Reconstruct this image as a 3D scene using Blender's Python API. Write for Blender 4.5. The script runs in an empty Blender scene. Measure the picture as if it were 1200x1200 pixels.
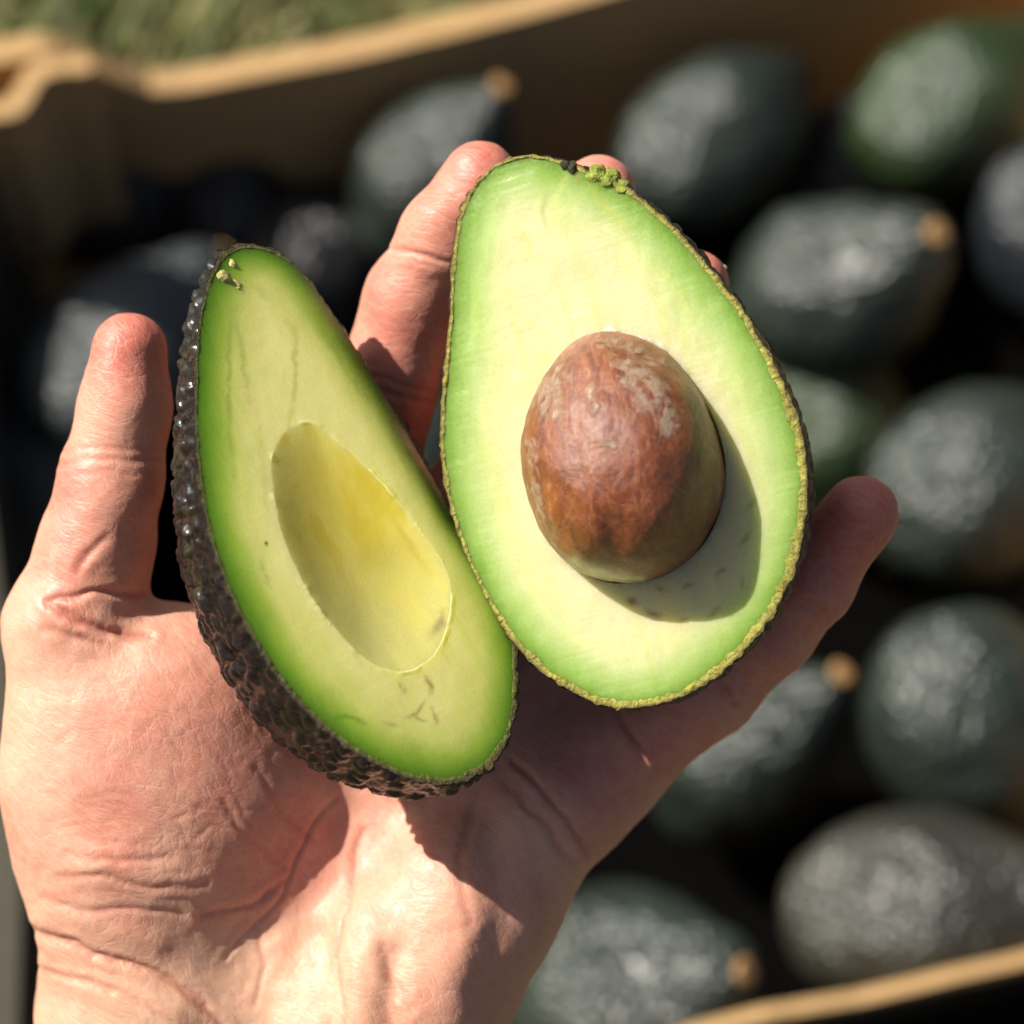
import bpy, math, random
import numpy as np
from mathutils import Vector, Matrix

R = math.radians
scene = bpy.context.scene
COL = scene.collection

# ------------------------------------------------------------------ camera, sky, sun, exposure
UNIT = 0.00016                 # metres per working unit (0.16 mm)
DIST = 2800.0                  # focus distance in units (0.448 m)
PITCH = R(58)
CAM = np.array([0.0, 0.0, 0.90])
RIGHT = np.array([1.0, 0.0, 0.0])
UPV = np.array([0.0, math.sin(PITCH), math.cos(PITCH)])
BACK = np.array([0.0, -math.cos(PITCH), math.sin(PITCH)])

cam_data = bpy.data.cameras.new("camera")
cam_data.sensor_width = 24.0
cam_data.lens = 24.0 * DIST / 1200.0
cam_data.clip_start = 0.02
cam_data.clip_end = 200.0
cam_data.dof.use_dof = True
cam_data.dof.focus_distance = (DIST - 5) * UNIT
cam_data.dof.aperture_fstop = 5.6
cam_data.dof.aperture_blades = 0
cam = bpy.data.objects.new("camera", cam_data)
COL.objects.link(cam)
cam.matrix_world = Matrix(((RIGHT[0], UPV[0], BACK[0], CAM[0]),
                           (RIGHT[1], UPV[1], BACK[1], CAM[1]),
                           (RIGHT[2], UPV[2], BACK[2], CAM[2]),
                           (0, 0, 0, 1)))
scene.camera = cam

SUN_C = np.array([-0.64, 0.57, 0.52]); SUN_C /= np.linalg.norm(SUN_C)    # towards the sun, seen from the camera
SUN_W = SUN_C[0] * RIGHT + SUN_C[1] * UPV + SUN_C[2] * BACK
sun_el = math.asin(SUN_W[2]); sun_az = math.atan2(SUN_W[0], SUN_W[1])

world = bpy.data.worlds.new("World"); scene.world = world
world.use_nodes = True
wn = world.node_tree.nodes; wl = world.node_tree.links
wn.clear()
wo = wn.new("ShaderNodeOutputWorld"); wb = wn.new("ShaderNodeBackground"); ws = wn.new("ShaderNodeTexSky")
ws.sky_type = 'NISHITA'; ws.sun_disc = False
ws.dust_density = 4.0; ws.air_density = 0.8; ws.ozone_density = 0.6
ws.sun_elevation = sun_el; ws.sun_rotation = sun_az
wb.inputs["Strength"].default_value = 0.05
wl.new(ws.outputs[0], wb.inputs[0]); wl.new(wb.outputs[0], wo.inputs[0])

sun_data = bpy.data.lights.new("sun", 'SUN')
sun_data.energy = 5.0; sun_data.angle = R(0.55); sun_data.color = (1.0, 0.95, 0.87)
sun = bpy.data.objects.new("sun", sun_data); COL.objects.link(sun)
sun.rotation_euler = Vector(SUN_W).to_track_quat('Z', 'Y').to_euler()
sun.location = (0, 0, 3)

scene.render.engine = 'CYCLES'
scene.cycles.use_denoising = True
scene.cycles.max_bounces = 8
vs = scene.view_settings
vs.view_transform = 'Standard'; vs.look = 'None'; vs.gamma = 1.0; vs.use_curve_mapping = False
vs.exposure = 0.63

# ------------------------------------------------------------------ helpers
def L2W(p):
    """working frame (right, up, towards the viewer from the focus plane) -> world metres"""
    p = np.asarray(p, float)
    return CAM + UNIT * (p[..., 0:1] * RIGHT + p[..., 1:2] * UPV + (p[..., 2:3] - DIST) * BACK)

def P(px, py, z=0.0):
    k = (DIST - z) / DIST
    return np.array([(px - 600.0) * k, (600.0 - py) * k, z])

def PIX(v):
    k = DIST / (DIST - v[:, 2])
    return np.stack([v[:, 0] * k + 600.0, 600.0 - v[:, 1] * k], 1)

def on_height(px, py, h):
    d = (px - 600.0) / DIST * RIGHT + (600.0 - py) / DIST * UPV - BACK
    t = (h - CAM[2]) / d[2]
    return CAM + d * t

def mesh_from(name, verts, faces, smooth=True):
    me = bpy.data.meshes.new(name)
    verts = np.ascontiguousarray(verts, dtype=np.float32)
    faces = np.ascontiguousarray(faces, dtype=np.int32)
    n, k = faces.shape
    me.vertices.add(len(verts)); me.vertices.foreach_set("co", verts.ravel())
    me.loops.add(n * k); me.loops.foreach_set("vertex_index", faces.ravel())
    me.polygons.add(n); me.polygons.foreach_set("loop_start", np.arange(0, n * k, k, dtype=np.int32))
    me.polygons.foreach_set("loop_total", np.full(n, k, dtype=np.int32))
    me.polygons.foreach_set("use_smooth", np.full(n, smooth, dtype=bool))
    me.update(calc_edges=True); me.validate()
    return me

def set_float(me, name, arr):
    a = me.attributes.new(name, 'FLOAT', 'POINT'); a.data.foreach_set("value", np.ascontiguousarray(arr, dtype=np.float32))

def set_color(me, name, rgb):
    a = me.attributes.new(name, 'FLOAT_COLOR', 'POINT')
    c = np.ones((len(rgb), 4), np.float32); c[:, :3] = rgb
    a.data.foreach_set("color", c.ravel())

def add(name, me, mat, parent=None, loc=None):
    o = bpy.data.objects.new(name, me); COL.objects.link(o)
    if mat is not None: me.materials.append(mat)
    if parent is not None: o.parent = parent
    if loc is not None: o.location = Vector(loc)
    return o

def tag(o, label=None, category=None, group=None, kind=None):
    if label: o["label"] = label
    if category: o["category"] = category
    if group: o["group"] = group
    if kind: o["kind"] = kind
    return o

def empty(name, loc):
    o = bpy.data.objects.new(name, None); COL.objects.link(o)
    o.empty_display_size = 0.02; o.location = Vector(loc)
    return o

def sstep(a, b, x):
    t = np.clip((x - a) / (b - a), 0, 1); return t * t * (3 - 2 * t)

def hash3(ix, iy, iz, s):
    h = (ix.astype(np.int64) * 374761393 + iy.astype(np.int64) * 668265263 + iz.astype(np.int64) * 2147483647 + s * 1274126177) & 0xffffffff
    h = ((h ^ (h >> 13)) * 1274126177) & 0xffffffff
    h = ((h ^ (h >> 16)) * 2246822519) & 0xffffffff
    return ((h ^ (h >> 15)) & 0xffffff) / float(0xffffff)

def vnoise(p, s=0):
    i = np.floor(p).astype(np.int64); f = p - i; f = f * f * (3 - 2 * f)
    out = 0
    for dx in (0, 1):
        for dy in (0, 1):
            for dz in (0, 1):
                w = (f[:, 0] if dx else 1 - f[:, 0]) * (f[:, 1] if dy else 1 - f[:, 1]) * (f[:, 2] if dz else 1 - f[:, 2])
                out = out + w * hash3(i[:, 0] + dx, i[:, 1] + dy, i[:, 2] + dz, s)
    return out

def fbm(p, o=4, s=0):
    a, t, n = 0.5, 0, 0
    for k in range(o):
        t = t + a * vnoise(p * 2 ** k, s + k); n += a; a *= 0.5
    return t / n

def worley(p, s=0):
    i = np.floor(p).astype(np.int64)
    f1 = np.full(len(p), 9.0); f2 = np.full(len(p), 9.0); idv = np.zeros(len(p))
    for dx in (-1, 0, 1):
        for dy in (-1, 0, 1):
            for dz in (-1, 0, 1):
                c0, c1, c2 = i[:, 0] + dx, i[:, 1] + dy, i[:, 2] + dz
                h = hash3(c0, c1, c2, s)
                q0 = c0 + 0.1 + 0.8 * h - p[:, 0]
                q1 = c1 + 0.1 + 0.8 * hash3(c0, c1, c2, s + 1) - p[:, 1]
                q2 = c2 + 0.1 + 0.8 * hash3(c0, c1, c2, s + 2) - p[:, 2]
                d = np.sqrt(q0 * q0 + q1 * q1 + q2 * q2)
                m = d < f1
                f2 = np.where(m, f1, np.minimum(f2, d)); idv = np.where(m, h, idv); f1 = np.where(m, d, f1)
    return f1, f2, idv

def poly_dist(xy, pts, closed=False):
    """distance from points to a polyline and the arc parameter 0..1 of the nearest point"""
    pts = np.asarray(pts, float)
    if closed: pts = np.vstack([pts, pts[:1]])
    seg = np.diff(pts, axis=0); ln = np.linalg.norm(seg, axis=1); cum = np.concatenate([[0], np.cumsum(ln)])
    best = np.full(len(xy), 1e9); par = np.zeros(len(xy))
    for k in range(len(seg)):
        d = xy - pts[k]
        t = np.clip((d @ seg[k]) / max(ln[k] ** 2, 1e-9), 0, 1)
        e = d - t[:, None] * seg[k]
        dd = np.sqrt((e * e).sum(1))
        m = dd < best
        best = np.where(m, dd, best); par = np.where(m, (cum[k] + t * ln[k]) / cum[-1], par)
    return best, par

def spline_closed(pts, n):
    """dense closed Catmull-Rom through pts, n samples evenly spaced"""
    pts = np.asarray(pts, float); m = len(pts); out = []
    for i in range(m):
        p0, p1, p2, p3 = pts[i - 1], pts[i], pts[(i + 1) % m], pts[(i + 2) % m]
        for t in np.linspace(0, 1, 24, endpoint=False):
            out.append(0.5 * (2 * p1 + (p2 - p0) * t + (2 * p0 - 5 * p1 + 4 * p2 - p3) * t * t + (3 * p1 - p0 - 3 * p2 + p3) * t ** 3))
    out = np.array(out)
    return out

def polar(contour, c, N):
    """radius of a star-shaped contour around c at N evenly spaced angles"""
    d = contour - c
    a = np.arctan2(d[:, 1], d[:, 0]); r = np.hypot(d[:, 0], d[:, 1])
    o = np.argsort(a); a, r = a[o], r[o]
    a = np.concatenate([a - 2 * np.pi, a, a + 2 * np.pi]); r = np.tile(r, 3)
    phi = np.linspace(-np.pi, np.pi, N, endpoint=False)
    rr = np.interp(phi, a, r)
    k = np.array([1, 2, 3, 2, 1], float); k /= k.sum()
    for _ in range(3): rr = sum(w * np.roll(rr, s) for w, s in zip(k, (-2, -1, 0, 1, 2)))
    return phi, rr

def ring_faces(N, M, flip=False):
    """quads between M rings of N vertices"""
    i = np.arange(N); j = np.arange(M - 1)
    I, J = np.meshgrid(i, j); I = I.ravel(); J = J.ravel(); I2 = (I + 1) % N
    f = np.stack([J * N + I, J * N + I2, (J + 1) * N + I2, (J + 1) * N + I], 1)
    return f[:, ::-1] if flip else f

def vert_normals(v, f):
    a, b, c, d = v[f[:, 0]], v[f[:, 1]], v[f[:, 2]], v[f[:, 3]]
    n = np.cross(c - a, d - b)
    out = np.zeros_like(v)
    for k in range(4):
        for ax in range(3):
            out[:, ax] += np.bincount(f[:, k], n[:, ax], len(v))
    return out / np.maximum(np.linalg.norm(out, axis=1, keepdims=True), 1e-9)

def mix(a, b, t):
    t = np.asarray(t)[:, None]; return np.asarray(a) * (1 - t) + np.asarray(b) * t

# ------------------------------------------------------------------ materials
class NT:
    def __init__(s, name):
        s.m = bpy.data.materials.new(name); s.m.use_nodes = True
        s.t = s.m.node_tree; s.n = s.t.nodes; s.n.clear()
        s.out = s.n.new("ShaderNodeOutputMaterial"); s.b = s.n.new("ShaderNodeBsdfPrincipled")
        s.t.links.new(s.b.outputs[0], s.out.inputs[0])
    def new(s, typ, ins={}, **kw):
        n = s.n.new(typ)
        for k, v in kw.items(): setattr(n, k, v)
        for k, v in ins.items(): s.put(n.inputs[k], v)
        return n
    def put(s, sock, v):
        if isinstance(v, bpy.types.NodeSocket): s.t.links.new(v, sock)
        else: sock.default_value = v
    def set(s, **kw):
        for k, v in kw.items(): s.put(s.b.inputs[k.replace('_', ' ')], v)
        return s
    def coord(s, scale=(1, 1, 1), rot=(0, 0, 0)):
        tc = s.new("ShaderNodeTexCoord")
        return s.new("ShaderNodeMapping", {"Vector": tc.outputs["Object"], "Scale": scale, "Rotation": rot}).outputs[0]
    def noise(s, vec, scale, detail=4, rough=0.55, dist=0.0):
        return s.new("ShaderNodeTexNoise", {"Vector": vec, "Scale": scale, "Detail": detail, "Roughness": rough, "Distortion": dist}).outputs[0]
    def voro(s, vec, scale, feature='F1', rand=1.0):
        return s.new("ShaderNodeTexVoronoi", {"Vector": vec, "Scale": scale, "Randomness": rand}, feature=feature).outputs["Distance"]
    def ramp(s, fac, stops):
        r = s.new("ShaderNodeValToRGB", {"Fac": fac}); e = r.color_ramp.elements
        while len(e) < len(stops): e.new(0.5)
        for q, (p, c) in zip(e, stops):
            q.position = p; q.color = (c, c, c, 1) if not isinstance(c, tuple) else (*c, 1)
        return r.outputs[0]
    def mixc(s, fac, a, b, mode='MIX'):
        n = s.new("ShaderNodeMix", data_type='RGBA', blend_type=mode)
        s.put(n.inputs[0], fac)
        for sock, v in ((n.inputs[6], a), (n.inputs[7], b)):
            s.put(sock, (*v, 1) if isinstance(v, tuple) and len(v) == 3 else v)
        return n.outputs[2]
    def math(s, op, a, b=0.0):
        n = s.new("ShaderNodeMath", operation=op); s.put(n.inputs[0], a); s.put(n.inputs[1], b); return n.outputs[0]
    def attr(s, name, out="Color"):
        return s.new("ShaderNodeAttribute", attribute_name=name).outputs[out]
    def bump(s, h, dist, strength=1.0, normal=None):
        ins = {"Height": h, "Distance": dist, "Strength": strength}
        if normal is not None: ins["Normal"] = normal
        return s.new("ShaderNodeBump", ins).outputs[0]

def mat_skin():
    s = NT("hand_skin")
    v = s.coord()
    base = s.attr("tint")
    n1 = s.noise(v, 70, 5, 0.6); n2 = s.noise(v, 420, 3, 0.6)
    c = s.mixc(s.ramp(n1, [(0.35, 0.0), (0.7, 1.0)]), base, s.mixc(1.0, base, (0.97, 0.80, 0.76), 'MULTIPLY'))
    c = s.mixc(s.math('MULTIPLY', s.ramp(n2, [(0.45, 0.0), (0.75, 1.0)]), 0.35), c, s.mixc(1.0, c, (0.92, 0.78, 0.74), 'MULTIPLY'))
    # fine ridges that run across the pads, cells between the furrows, long creases
    vd = s.coord((1, 1, 1), (0, 0, R(38)))
    warp = s.new("ShaderNodeVectorMath", {0: vd, 1: s.new("ShaderNodeVectorMath", {0: s.new("ShaderNodeTexNoise", {"Vector": v, "Scale": 38.0, "Detail": 3.0}).outputs[1], "Scale": 0.016}, operation='SCALE').outputs[0]}, operation='ADD').outputs[0]
    stretch = s.new("ShaderNodeMapping", {"Vector": warp, "Scale": (0.34, 1.0, 1.0)}).outputs[0]
    cells = s.voro(stretch, 2300, 'DISTANCE_TO_EDGE')
    cells = s.ramp(cells, [(0.0, 0.0), (0.22, 1.0)])
    stretch2 = s.new("ShaderNodeMapping", {"Vector": warp, "Scale": (0.16, 1.0, 0.6), "Rotation": (0, 0, R(-70))}).outputs[0]
    lines = s.ramp(s.voro(stretch2, 520, 'DISTANCE_TO_EDGE'), [(0.0, 0.0), (0.10, 1.0)])
    stretch3 = s.new("ShaderNodeMapping", {"Vector": warp, "Scale": (0.2, 1.0, 0.6), "Rotation": (0, 0, R(18))}).outputs[0]
    lines2 = s.ramp(s.voro(stretch3, 420, 'DISTANCE_TO_EDGE'), [(0.0, 0.0), (0.08, 1.0)])
    c = s.mixc(s.math('MULTIPLY', s.math('SUBTRACT', 1.0, cells), 0.10), c, s.mixc(1.0, c, (0.85, 0.62, 0.55), 'MULTIPLY'))
    inv = s.math('SUBTRACT', 1.0, s.math('MULTIPLY', lines, lines2))
    c = s.mixc(s.math('MULTIPLY', inv, s.math('MULTIPLY', n1, 0.30)), c, (0.76, 0.50, 0.38))
    nb = s.bump(cells, 0.00006, 0.5)
    nb = s.bump(lines, 0.00008, 0.45, nb)
    nb = s.bump(lines2, 0.00007, 0.4, nb)
    nb = s.bump(n2, 0.00012, 0.4, nb)
    rough = s.ramp(n2, [(0.3, 0.38), (0.7, 0.56)])
    s.set(Base_Color=c, Roughness=rough, Normal=nb, Subsurface_Weight=0.32, Subsurface_Scale=0.0038, Specular_IOR_Level=0.5)
    s.b.inputs["Subsurface Radius"].default_value = (1.0, 0.26, 0.13)
    return s.m

def mat_nail():
    s = NT("nail"); n = s.noise(s.coord((1, 8, 1)), 60)
    s.set(Base_Color=s.mixc(n, (0.62, 0.36, 0.28), (0.70, 0.46, 0.36)), Roughness=0.28, Subsurface_Weight=0.2, Subsurface_Scale=0.002)
    return s.m

def mat_flesh():
    s = NT("avocado_flesh")
    v = s.coord()
    base = s.attr("tint")
    n1 = s.noise(v, 160, 4, 0.55); n2 = s.noise(v, 1500, 3, 0.6); n3 = s.noise(v, 45, 3, 0.5)
    c = s.mixc(s.ramp(n1, [(0.3, 0.0), (0.75, 0.3)]), base, s.mixc(1.0, base, (0.95, 0.97, 0.80), 'MULTIPLY'))
    c = s.mixc(s.ramp(n3, [(0.4, 0.0), (0.7, 0.4)]), c, s.mixc(1.0, c, (1.0, 0.96, 0.80), 'MULTIPLY'))
    nb = s.bump(n1, 0.00012, 0.4); nb = s.bump(n2, 0.00010, 0.5, nb)
    s.set(Base_Color=c, Roughness=s.ramp(n2, [(0.3, 0.20), (0.7, 0.42)]), Normal=nb, Subsurface_Weight=0.8, Subsurface_Scale=0.0075, Specular_IOR_Level=0.42)
    s.b.inputs["Subsurface Radius"].default_value = (0.9, 1.0, 0.35)
    return s.m

def mat_edge():
    s = NT("peel_edge")
    v = s.coord(); base = s.attr("tint")
    n2 = s.noise(v, 1500, 4, 0.75); n1 = s.noise(v, 700, 4, 0.7)
    c = s.mixc(s.ramp(n1, [(0.42, 0.0), (0.62, 0.75)]), base, s.mixc(1.0, base, (0.62, 0.52, 0.28), 'MULTIPLY'))
    nb = s.bump(n2, 0.0009, 1.0); nb = s.bump(n1, 0.0012, 0.8, nb)
    s.set(Base_Color=c, Roughness=0.42, Normal=nb, Subsurface_Weight=0.15, Subsurface_Scale=0.0015)
    return s.m

def mat_peel():
    s = NT("avocado_peel")
    v = s.coord(); base = s.attr("tint")
    n2 = s.noise(v, 2200, 4, 0.65); n1 = s.noise(v, 300, 3, 0.6)
    c = s.mixc(s.ramp(n1, [(0.45, 0.0), (0.7, 1.0)]), base, s.mixc(1.0, base, (0.55, 0.6, 0.5), 'MULTIPLY'))
    nb = s.bump(n2, 0.00007, 0.6)
    s.set(Base_Color=c, Roughness=s.ramp(n1, [(0.3, 0.19), (0.7, 0.33)]), Normal=nb, Specular_IOR_Level=0.55)
    return s.m

def mat_pit():
    s = NT("pit_skin")
    v = s.coord()
    vs_ = s.new("ShaderNodeMapping", {"Vector": v, "Scale": (1.0, 0.35, 0.6)}).outputs[0]
    n1 = s.noise(vs_, 330, 8, 0.72, 1.2); n2 = s.noise(v, 1000, 6, 0.75); n3 = s.noise(v, 75, 4, 0.6, 0.4)
    c = s.ramp(n1, [(0.28, (0.075, 0.017, 0.006)), (0.46, (0.20, 0.046, 0.012)), (0.60, (0.30, 0.085, 0.021)), (0.78, (0.44, 0.20, 0.08))])
    c = s.mixc(s.ramp(n3, [(0.38, 0.0), (0.66, 0.5)]), c, s.mixc(1.0, c, (0.52, 0.40, 0.40), 'MULTIPLY'))
    web = s.ramp(s.voro(s.new("ShaderNodeVectorMath", {0: v, 1: s.new("ShaderNodeVectorMath", {0: s.new("ShaderNodeTexNoise", {"Vector": v, "Scale": 120.0, "Detail": 3.0}).outputs[1], "Scale": 0.006}, operation='SCALE').outputs[0]}, operation='ADD').outputs[0], 240, 'DISTANCE_TO_EDGE'), [(0.0, 1.0), (0.07, 0.0)])
    c = s.mixc(s.math('MULTIPLY', web, s.math('MULTIPLY', n2, 0.35)), c, (0.42, 0.24, 0.13))
    paper = s.attr("paper", "Fac")
    rag = s.noise(v, 520, 6, 0.8, 1.5)
    pm = s.ramp(s.math('MULTIPLY', paper, s.math('MULTIPLY', s.math('ADD', 0.25, n2), s.math('MULTIPLY', rag, 2.6))), [(0.28, 0.0), (0.85, 0.75)])
    c = s.mixc(pm, c, (0.42, 0.30, 0.20))
    c = s.mixc(s.attr("residue", "Fac"), c, (0.72, 0.64, 0.34))
    nb = s.bump(n1, 0.0005, 0.5); nb = s.bump(n2, 0.0003, 0.7, nb); nb = s.bump(pm, 0.00025, 0.8, nb)
    s.set(Base_Color=c, Roughness=s.ramp(n2, [(0.3, 0.26), (0.7, 0.42)]), Normal=nb, Specular_IOR_Level=1.0)
    return s.m

def mat_whole():
    s = NT("whole_avocado_peel")
    v = s.coord()
    oi = s.new("ShaderNodeObjectInfo")
    base = oi.outputs["Color"]
    n1 = s.noise(v, 22, 4, 0.6); b = s.voro(v, 320, 'F1', 1.0); n2 = s.noise(v, 500, 3, 0.6)
    c = s.mixc(s.ramp(n1, [(0.35, 0.0), (0.7, 1.0)]), base, s.mixc(1.0, base, (0.62, 0.60, 0.66), 'MULTIPLY'))
    c = s.mixc(s.ramp(b, [(0.15, 0.55), (0.5, 0.0)]), c, s.mixc(1.0, c, (1.5, 1.55, 1.4), 'MULTIPLY'))
    nb = s.bump(s.ramp(b, [(0.0, 1.0), (0.8, 0.0)]), 0.0013, 1.0); nb = s.bump(n2, 0.0004, 0.8, nb)
    s.set(Base_Color=c, Roughness=0.36, Normal=nb, Specular_IOR_Level=0.75)
    return s.m

def mat_stem():
    s = NT("stem_cork"); n = s.noise(s.coord(), 700, 4, 0.7)
    s.set(Base_Color=s.mixc(n, (0.34, 0.17, 0.05), (0.62, 0.36, 0.13)), Roughness=0.7, Normal=s.bump(n, 0.0006))
    return s.m

def mat_card(name="cardboard", a=(0.40, 0.24, 0.095), b=(0.52, 0.34, 0.165)):
    s = NT(name); v = s.coord()
    n1 = s.noise(v, 14, 5, 0.6); n2 = s.noise(s.coord((1, 1, 12)), 160, 4, 0.6)
    c = s.mixc(n1, a, b)
    c = s.mixc(s.math('MULTIPLY', n2, 0.4), c, tuple(x * 0.8 for x in a))
    s.set(Base_Color=c, Roughness=0.8, Normal=s.bump(n2, 0.0008, 0.5), Specular_IOR_Level=0.25)
    return s.m

def mat_shade_black():
    s = NT("shade_black"); n = s.noise(s.coord(), 40)  # near-black: deep shade in and below the tray put into the colour
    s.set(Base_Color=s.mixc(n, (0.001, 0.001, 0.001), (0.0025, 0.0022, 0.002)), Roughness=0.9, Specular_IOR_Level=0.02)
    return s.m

def mat_soil():
    s = NT("soil"); n = s.noise(s.coord(), 18, 6, 0.65)
    s.set(Base_Color=s.ramp(n, [(0.3, (0.05, 0.05, 0.02)), (0.55, (0.11, 0.10, 0.045)), (0.75, (0.19, 0.16, 0.09))]), Roughness=0.95, Normal=s.bump(n, 0.02))
    return s.m

def mat_grass():
    s = NT("grass_blades")
    c = s.attr("tint"); s.set(Base_Color=c, Roughness=0.55, Subsurface_Weight=0.0)
    return s.m

M = dict(skin=mat_skin(), nail=mat_nail(), flesh=mat_flesh(), edge=mat_edge(), peel=mat_peel(), pit=mat_pit(),
         whole=mat_whole(), stem=mat_stem(), card=mat_card(), card_grey=mat_card("weathered_cardboard", (0.045, 0.04, 0.028), (0.085, 0.078, 0.055)), shade_sheet=mat_shade_black(), soil=mat_soil(), grass=mat_grass())

# ------------------------------------------------------------------ ground and grass
rng = np.random.default_rng(7)
GN = 80
gx = np.linspace(-1, 1, GN); gx = np.sign(gx) * (np.abs(gx) ** 3) * 40
GX, GY = np.meshgrid(gx, gx + 0.6)
gv = np.stack([GX.ravel(), GY.ravel(), np.zeros(GN * GN)], 1)
gv[:, 2] = -0.012 + 0.012 * (fbm(np.stack([gv[:, 0] * 6, gv[:, 1] * 6, 0 * gv[:, 0]], 1), 3, 5) - 0.5)
ii = np.arange(GN * GN).reshape(GN, GN)
gf = np.stack([ii[:-1, :-1].ravel(), ii[:-1, 1:].ravel(), ii[1:, 1:].ravel(), ii[1:, :-1].ravel()], 1)
tag(add("ground", mesh_from("ground", gv, gf), M['soil']), kind="structure")

# ------------------------------------------------------------------ the cardboard tray
TRAY_H = 0.150           # height of the low rim
def slab_wall(name, parent, origin, a, b, tops, thick, bottom=0.004):
    """upright cardboard wall from a to b (xy), with a profiled upper edge: tops = [(s, height)]"""
    a = np.asarray(a[:2], float); b = np.asarray(b[:2], float)
    d = (b - a); n = np.array([-d[1], d[0]]) / np.linalg.norm(d) * thick / 2
    ss = sorted(set(np.round(np.linspace(0, 1, 60), 5)) | {t[0] for t in tops})
    hs = np.interp(ss, [t[0] for t in tops], [t[1] for t in tops])
    hs = hs + 0.0016 * (fbm(np.stack([np.array(ss) * 14, 0 * hs, 0 * hs + 3.3], 1), 3, 11) - 0.5) * 2
    bow = 0.004 * np.sin(np.array(ss) * 9.0 + a[0] * 20)
    v = []
    for s_, h_, w_ in zip(ss, hs, bow):
        c = a + d * s_ + n / (thick / 2) * w_
        for sg in (-1, 1):
            v.append([*(c + sg * n), bottom]); v.append([*(c + sg * n), h_])
    v = np.array(v) - origin
    f = []
    for k in range(len(ss) - 1):
        p, q = 4 * k, 4 * k + 4
        f += [[p, q, q + 1, p + 1], [p + 2, p + 3, q + 3, q + 2], [p + 1, q + 1, q + 3, p + 3], [p, p + 2, q + 2, q]]
    e = 4 * (len(ss) - 1)
    f += [[0, 1, 3, 2], [e, e + 2, e + 3, e + 1]]
    return add(name, mesh_from(name, v, f, False), M['card'], parent)

fa = on_height(185, 100, TRAY_H); fb = on_height(600, 4, TRAY_H)
far_dir = (fb - fa) / np.linalg.norm(fb - fa)
far_l = on_height(-32, 158, TRAY_H); far_l = fa + far_dir * np.dot(far_l - fa, far_dir)
far_r = fa + far_dir * 0.50
na = on_height(880, 1200, TRAY_H - 0.012); nb_ = on_height(1200, 1108, TRAY_H - 0.012)
near_dir = (nb_ - na) / np.linalg.norm(nb_ - na)
near_r = na + near_dir * 0.16
near_l = on_height(20, 1455, TRAY_H - 0.012)
tray_c = (far_l + far_r + near_l + near_r) / 4; tray_c[2] = 0.0
tray = tag(empty("cardboard_tray", tray_c), "brown cardboard tray with uneven rim holding the dark whole avocados", "tray")
tlen = np.linalg.norm(far_r - far_l)
s0 = np.dot(fa - far_l, far_dir) / tlen
slab_wall("wall", tray, tray_c, far_l, far_r, [(0, TRAY_H + 0.036), (s0 - 0.075, TRAY_H + 0.036), (s0 - 0.065, TRAY_H + 0.034), (s0 - 0.005, TRAY_H + 0.002), (s0 + 0.02, TRAY_H), (1, TRAY_H)], 0.011)
lw = slab_wall("wall", tray, tray_c, far_l, near_l, [(0, TRAY_H + 0.036), (0.2, TRAY_H + 0.034), (0.28, TRAY_H + 0.004), (1, TRAY_H)], 0.010)
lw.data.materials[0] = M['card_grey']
slab_wall("wall", tray, tray_c, near_l, near_r, [(0, TRAY_H - 0.012), (0.55, TRAY_H - 0.013), (0.62, TRAY_H - 0.010), (0.7, TRAY_H - 0.014), (0.78, TRAY_H - 0.011), (1, TRAY_H - 0.012)], 0.0045)
slab_wall("wall", tray, tray_c, far_r, near_r, [(0, TRAY_H), (1, TRAY_H - 0.012)], 0.010)
ca = on_height(-30, 140, TRAY_H + 0.04); cb = on_height(98, 62, TRAY_H + 0.042)
slab_wall("corner_flap", tray, tray_c, ca, cb, [(0, TRAY_H + 0.04), (1, TRAY_H + 0.042)], 0.009, bottom=TRAY_H - 0.05)
fd = (near_l - far_l) / np.linalg.norm((near_l - far_l)[:2]); out_l = np.array([-abs(fd[1]), fd[0] * np.sign(-fd[1]) * -1, 0.0])
slab_wall("shade_flap", tray, tray_c, far_l + out_l * 0.009 + (near_l - far_l) * 0.09, far_l + out_l * 0.009 + (near_l - far_l) * 0.16, [(0, TRAY_H + 0.125), (0.9, TRAY_H + 0.13), (1, TRAY_H + 0.12)], 0.006, bottom=TRAY_H - 0.06)  # unseen flap, added to shade the fruit at upper left
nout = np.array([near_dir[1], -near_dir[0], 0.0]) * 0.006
pp = slab_wall("shade_panel", tray, tray_c, near_l + nout, near_r + nout, [(0, TRAY_H - 0.018), (1, TRAY_H - 0.018)], 0.003)  # panel added outside the near wall, its shade painted near-black
pp.data.materials[0] = M['shade_sheet']
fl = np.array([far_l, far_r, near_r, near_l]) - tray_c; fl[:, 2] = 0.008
add("shade_sheet", mesh_from("shade_sheet", fl, [[0, 3, 2, 1]], False), M['shade_sheet'], tray)  # added floor sheet, painted with the shade of the gaps between fruit

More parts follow.
